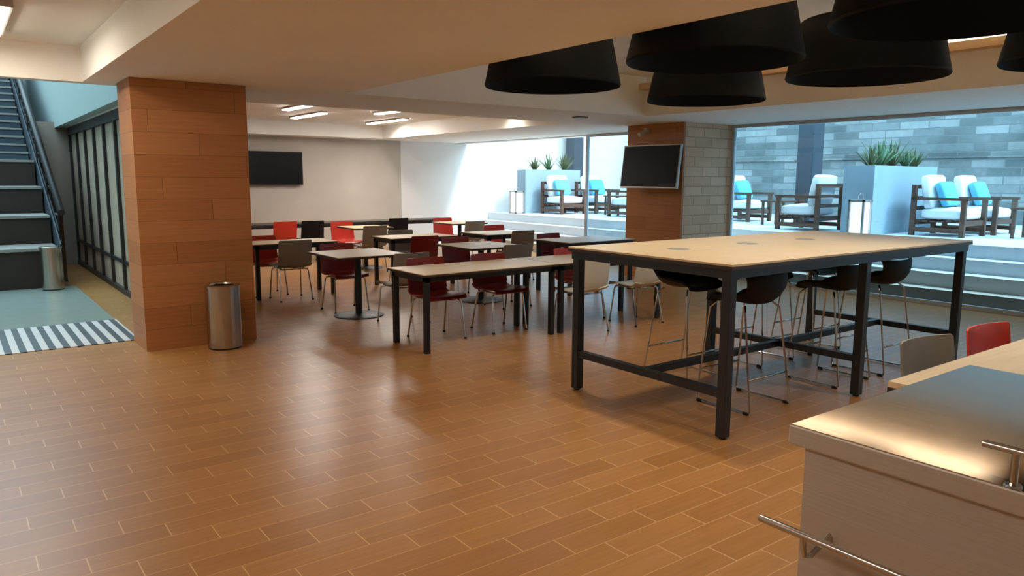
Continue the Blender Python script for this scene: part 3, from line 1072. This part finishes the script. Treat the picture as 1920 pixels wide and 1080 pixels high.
def make_armchair(lab, loc, rz):
    """timber armchair facing -y"""
    t = thing('terrace_armchair', lab, 'armchair', loc, rz, 'timber armchairs on the terrace')
    for s in (-1, 1):
        q = nb()
        x0, x1 = s * 0.37 - 0.03, s * 0.37 + 0.03
        box(q, x0, x1, -0.42, -0.35, 0, 0.56)
        box(q, x0, x1, 0.33, 0.40, 0, 0.80)
        box(q, x0, x1, -0.45, 0.40, 0.56, 0.605)
        box(q, x0, x1, -0.35, 0.33, 0.06, 0.13)
        obj('side_frame', q, MT['teak'], t)
    q = nb()
    box(q, -0.34, 0.34, -0.40, -0.35, 0.17, 0.25); box(q, -0.34, 0.34, 0.30, 0.35, 0.17, 0.25)
    for k in range(6):
        y = -0.33 + k * 0.12
        box(q, -0.34, 0.34, y, y + 0.08, 0.215, 0.24)
    obj('seat_slats', q, MT['teak'], t)
    q = nb()
    box(q, -0.34, 0.34, 0.345, 0.385, 0.74, 0.80); box(q, -0.34, 0.34, 0.345, 0.385, 0.40, 0.46)
    box(q, -0.34, 0.34, 0.35, 0.38, 0.57, 0.62)
    obj('back_frame', q, MT['teak'], t)
    q = puff(0.66, 0.68, 0.22); q.transform(Matrix.Translation((0, -0.05, 0.345))); soft(obj('seat_cushion', q, MT['cushion'], t), 1)
    q = puff(0.62, 0.55, 0.20); q.transform(Matrix.Translation((0, 0.22, 0.68)) @ Matrix.Rotation(R(80), 4, 'X')); soft(obj('back_cushion', q, MT['cushion'], t), 1)
    return t


ARM = [
    (12.72, 5.40, 0, 'brown timber armchair with white cushions, right of the nearer planter'),
    (13.75, 5.35, 0, 'brown timber armchair at the right edge, beyond the one beside the planter'),
    (12.15, 7.45, PI, 'brown timber armchair facing left, between the dark column and the nearer planter'),
    (13.55, 9.85, 0, 'brown timber armchair just right of the brick pillar'),
    (12.35, 14.35, 0, 'brown timber armchair in front of the far planter'),
    (13.4, 14.25, 0, 'brown timber armchair right of the far planter, in front of the dark column'),
    (12.75, 12.35, PI, 'brown timber armchair partly hidden by the left edge of the screen pillar'),
]
a0 = None
for x, y, rz, lab in ARM:
    if a0 is None:
        a0 = make_armchair(lab, (x, y, TZ), rz)
    else:
        dup(a0, (x, y, TZ), rz, lab)


def pillow(x, y, lab, rz, first=[None]):
    if first[0]:
        o = first[0].copy(); C.objects.link(o)
    else:
        q = puff(0.46, 0.40, 0.17)
        q.transform(Matrix.Rotation(R(68), 4, 'X'))
        o = soft(obj('throw_pillow', q, MT['bluecushion']), 1)
        first[0] = o
    c, s = math.cos(rz), math.sin(rz)
    o.location = (x + s * 0.06, y - c * -0.045, TZ + 0.66)
    o.location = (x, y + (0.015 if rz == 0 else -0.015), TZ + 0.655)
    o.rotation_euler = (0, 0, rz)
    tag(o, lab, 'cushion', 'blue cushions on the terrace chairs')


for x, y, rz, lab in ((12.70, 5.40, 0, 'blue cushion on the armchair right of the nearer planter'),
                      (13.78, 5.35, 0, 'blue cushion on the armchair at the right edge'),
                      (13.52, 9.85, 0, 'blue cushion on the armchair just right of the brick pillar'),
                      (12.33, 14.35, 0, 'blue cushion on the armchair in front of the far planter'),
                      (13.42, 14.25, 0, 'blue cushion on the armchair in front of the far dark column')):
    pillow(x, y, lab, rz)


def side_table(loc, lab):
    t = thing('side_table', lab, 'table', loc, 0, 'small terrace tables')
    q = nb(); box(q, -0.26, 0.26, -0.26, 0.26, 0.44, 0.47); obj('tabletop', q, MT['teak'], t)
    for sx in (-1, 1):
        for sy in (-1, 1):
            q = nb(); box(q, sx * 0.22 - 0.02, sx * 0.22 + 0.02, sy * 0.22 - 0.02, sy * 0.22 + 0.02, 0, 0.44); obj('leg', q, MT['teak'], t)


side_table((12.9, 8.55, TZ), 'small dark table left of the armchair that faces left')
side_table((13.1, 4.3, TZ), 'small dark table at the right edge, beside the armchairs')
side_table((13.1, 13.15, TZ), 'small dark table between the far armchairs')


def planter(x0, x1, y0, y1, h, lab, nplants, plab, seed):
    cx, cy = (x0 + x1) / 2, (y0 + y1) / 2
    w_, d_ = (x1 - x0) / 2, (y1 - y0) / 2
    t = thing('planter_box', lab, 'planter', (cx, cy, TZ), 0, 'tall pale planters')
    q = nb()
    box(q, -w_, w_, -d_, -d_ + 0.05, 0, h); box(q, -w_, w_, d_ - 0.05, d_, 0, h)
    box(q, -w_, -w_ + 0.05, -d_ + 0.05, d_ - 0.05, 0, h); box(q, w_ - 0.05, w_, -d_ + 0.05, d_ - 0.05, 0, h)
    obj('box', q, MT['planter'], t)
    q = nb(); box(q, -w_ + 0.05, w_ - 0.05, -d_ + 0.05, d_ - 0.05, 0, h - 0.06); obj('soil', q, MT['soil'], t)
    rnd = random.Random(seed)
    for k in range(nplants):
        x = x0 + 0.2 + (x1 - x0 - 0.4) * (k + 0.5) / nplants
        q = nb()
        nl = 34
        big = rnd.uniform(0.8, 1.1)
        for i in range(nl):
            az = 2.4 * i + rnd.uniform(-0.2, 0.2)
            el = R(rnd.uniform(46, 88))
            ln = big * rnd.uniform(0.30, 0.56)
            dx, dy, dz = math.cos(az) * math.cos(el), math.sin(az) * math.cos(el), math.sin(el)
            px_, py_ = -math.sin(az), math.cos(az)
            ww = 0.026
            rows = []
            for j in range(5):
                s = j / 4
                wv = ww * (1 - s) ** 0.7 * (0.6 + 0.9 * s if s < 0.4 else 1)
                bx, by, bz = dx * ln * s, dy * ln * s, dz * ln * s - 0.06 * s * s
                rows.append([(bx + px_ * wv, by + py_ * wv, bz + 0.006), (bx, by, bz), (bx - px_ * wv, by - py_ * wv, bz + 0.006)])
            sheet(q, rows, 0.006)
        o = obj('agave_plant', q, MT['leaf' if k % 2 else 'leaf2'])
        o.location = (x, cy + rnd.uniform(-0.05, 0.05), TZ + h - 0.06)
        tag(o, plab % ['leftmost', 'second from left', 'middle', 'fourth from left', 'rightmost'][k if nplants == 5 else (0, 2, 4)[k]], 'plant', 'spiky plants in the planters')


planter(11.72, 13.85, 6.11, 6.62, 1.10, 'nearer tall pale planter beside the terrace armchairs', 5, '%s spiky plant in the nearer pale planter', 3)
planter(11.62, 13.45, 14.95, 15.3, 1.10, 'far tall pale planter against the white wall', 3, '%s spiky plant in the far pale planter', 8)


def lantern(loc, lab):
    t = thing('floor_lantern', lab, 'lantern', loc, 0, 'lit lanterns on the terrace')
    q = nb(); box(q, -0.10, 0.10, -0.10, 0.10, 0.03, 0.52); obj('light_body', q, MT['lantern'], t)
    q = nb()
    for sx in (-1, 1):
        for sy in (-1, 1):
            box(q, sx * 0.115 - 0.015, sx * 0.115 + 0.015, sy * 0.115 - 0.015, sy * 0.115 + 0.015, 0, 0.56)
    box(q, -0.13, 0.13, -0.13, 0.13, 0, 0.03); box(q, -0.13, 0.13, -0.13, 0.13, 0.53, 0.56)
    obj('frame', q, MT['silver'], t)
    q = nb(); tube(q, [(-0.09, 0, 0.56), (-0.07, 0, 0.63), (0, 0, 0.66), (0.07, 0, 0.63), (0.09, 0, 0.56)], 0.006, 8); obj('handle', q, MT['silver'], t)


lantern((11.56, 6.22, TZ), 'lit lantern at the left end of the nearer planter')
lantern((11.42, 15.05, TZ), 'lit lantern at the left end of the far planter')

# ------------------------------------------------------------------ downlights (unseen ones added as fill; last two make the recess glow)
for x, y, pw, lab in ((2.3, 2.4, 60, 'added unseen downlight in the low ceiling nearest the steel counter'),
                      (2.3, 0.2, 60, 'added unseen downlight in the low ceiling above the steel counter'),
                      (1.6, -1.6, 90, 'added unseen downlight in the low ceiling behind the steel counter'),
                      (-1.6, -1.6, 90, 'added unseen downlight in the low ceiling at the entrance corner'),
                      (8.7, 1.0, 60, 'added unseen downlight near the glass front above the work table'),
                      (7.62, 14.3, 130, 'round downlight in the far corner of the dining ceiling recess'),
                      (7.62, 10.4, 20, 'round downlight near the right edge of the dining ceiling recess')):
    downlight(x, y, CZ if x != 7.62 else 2.75, lab, pw, 100 if x != 7.62 else 165)
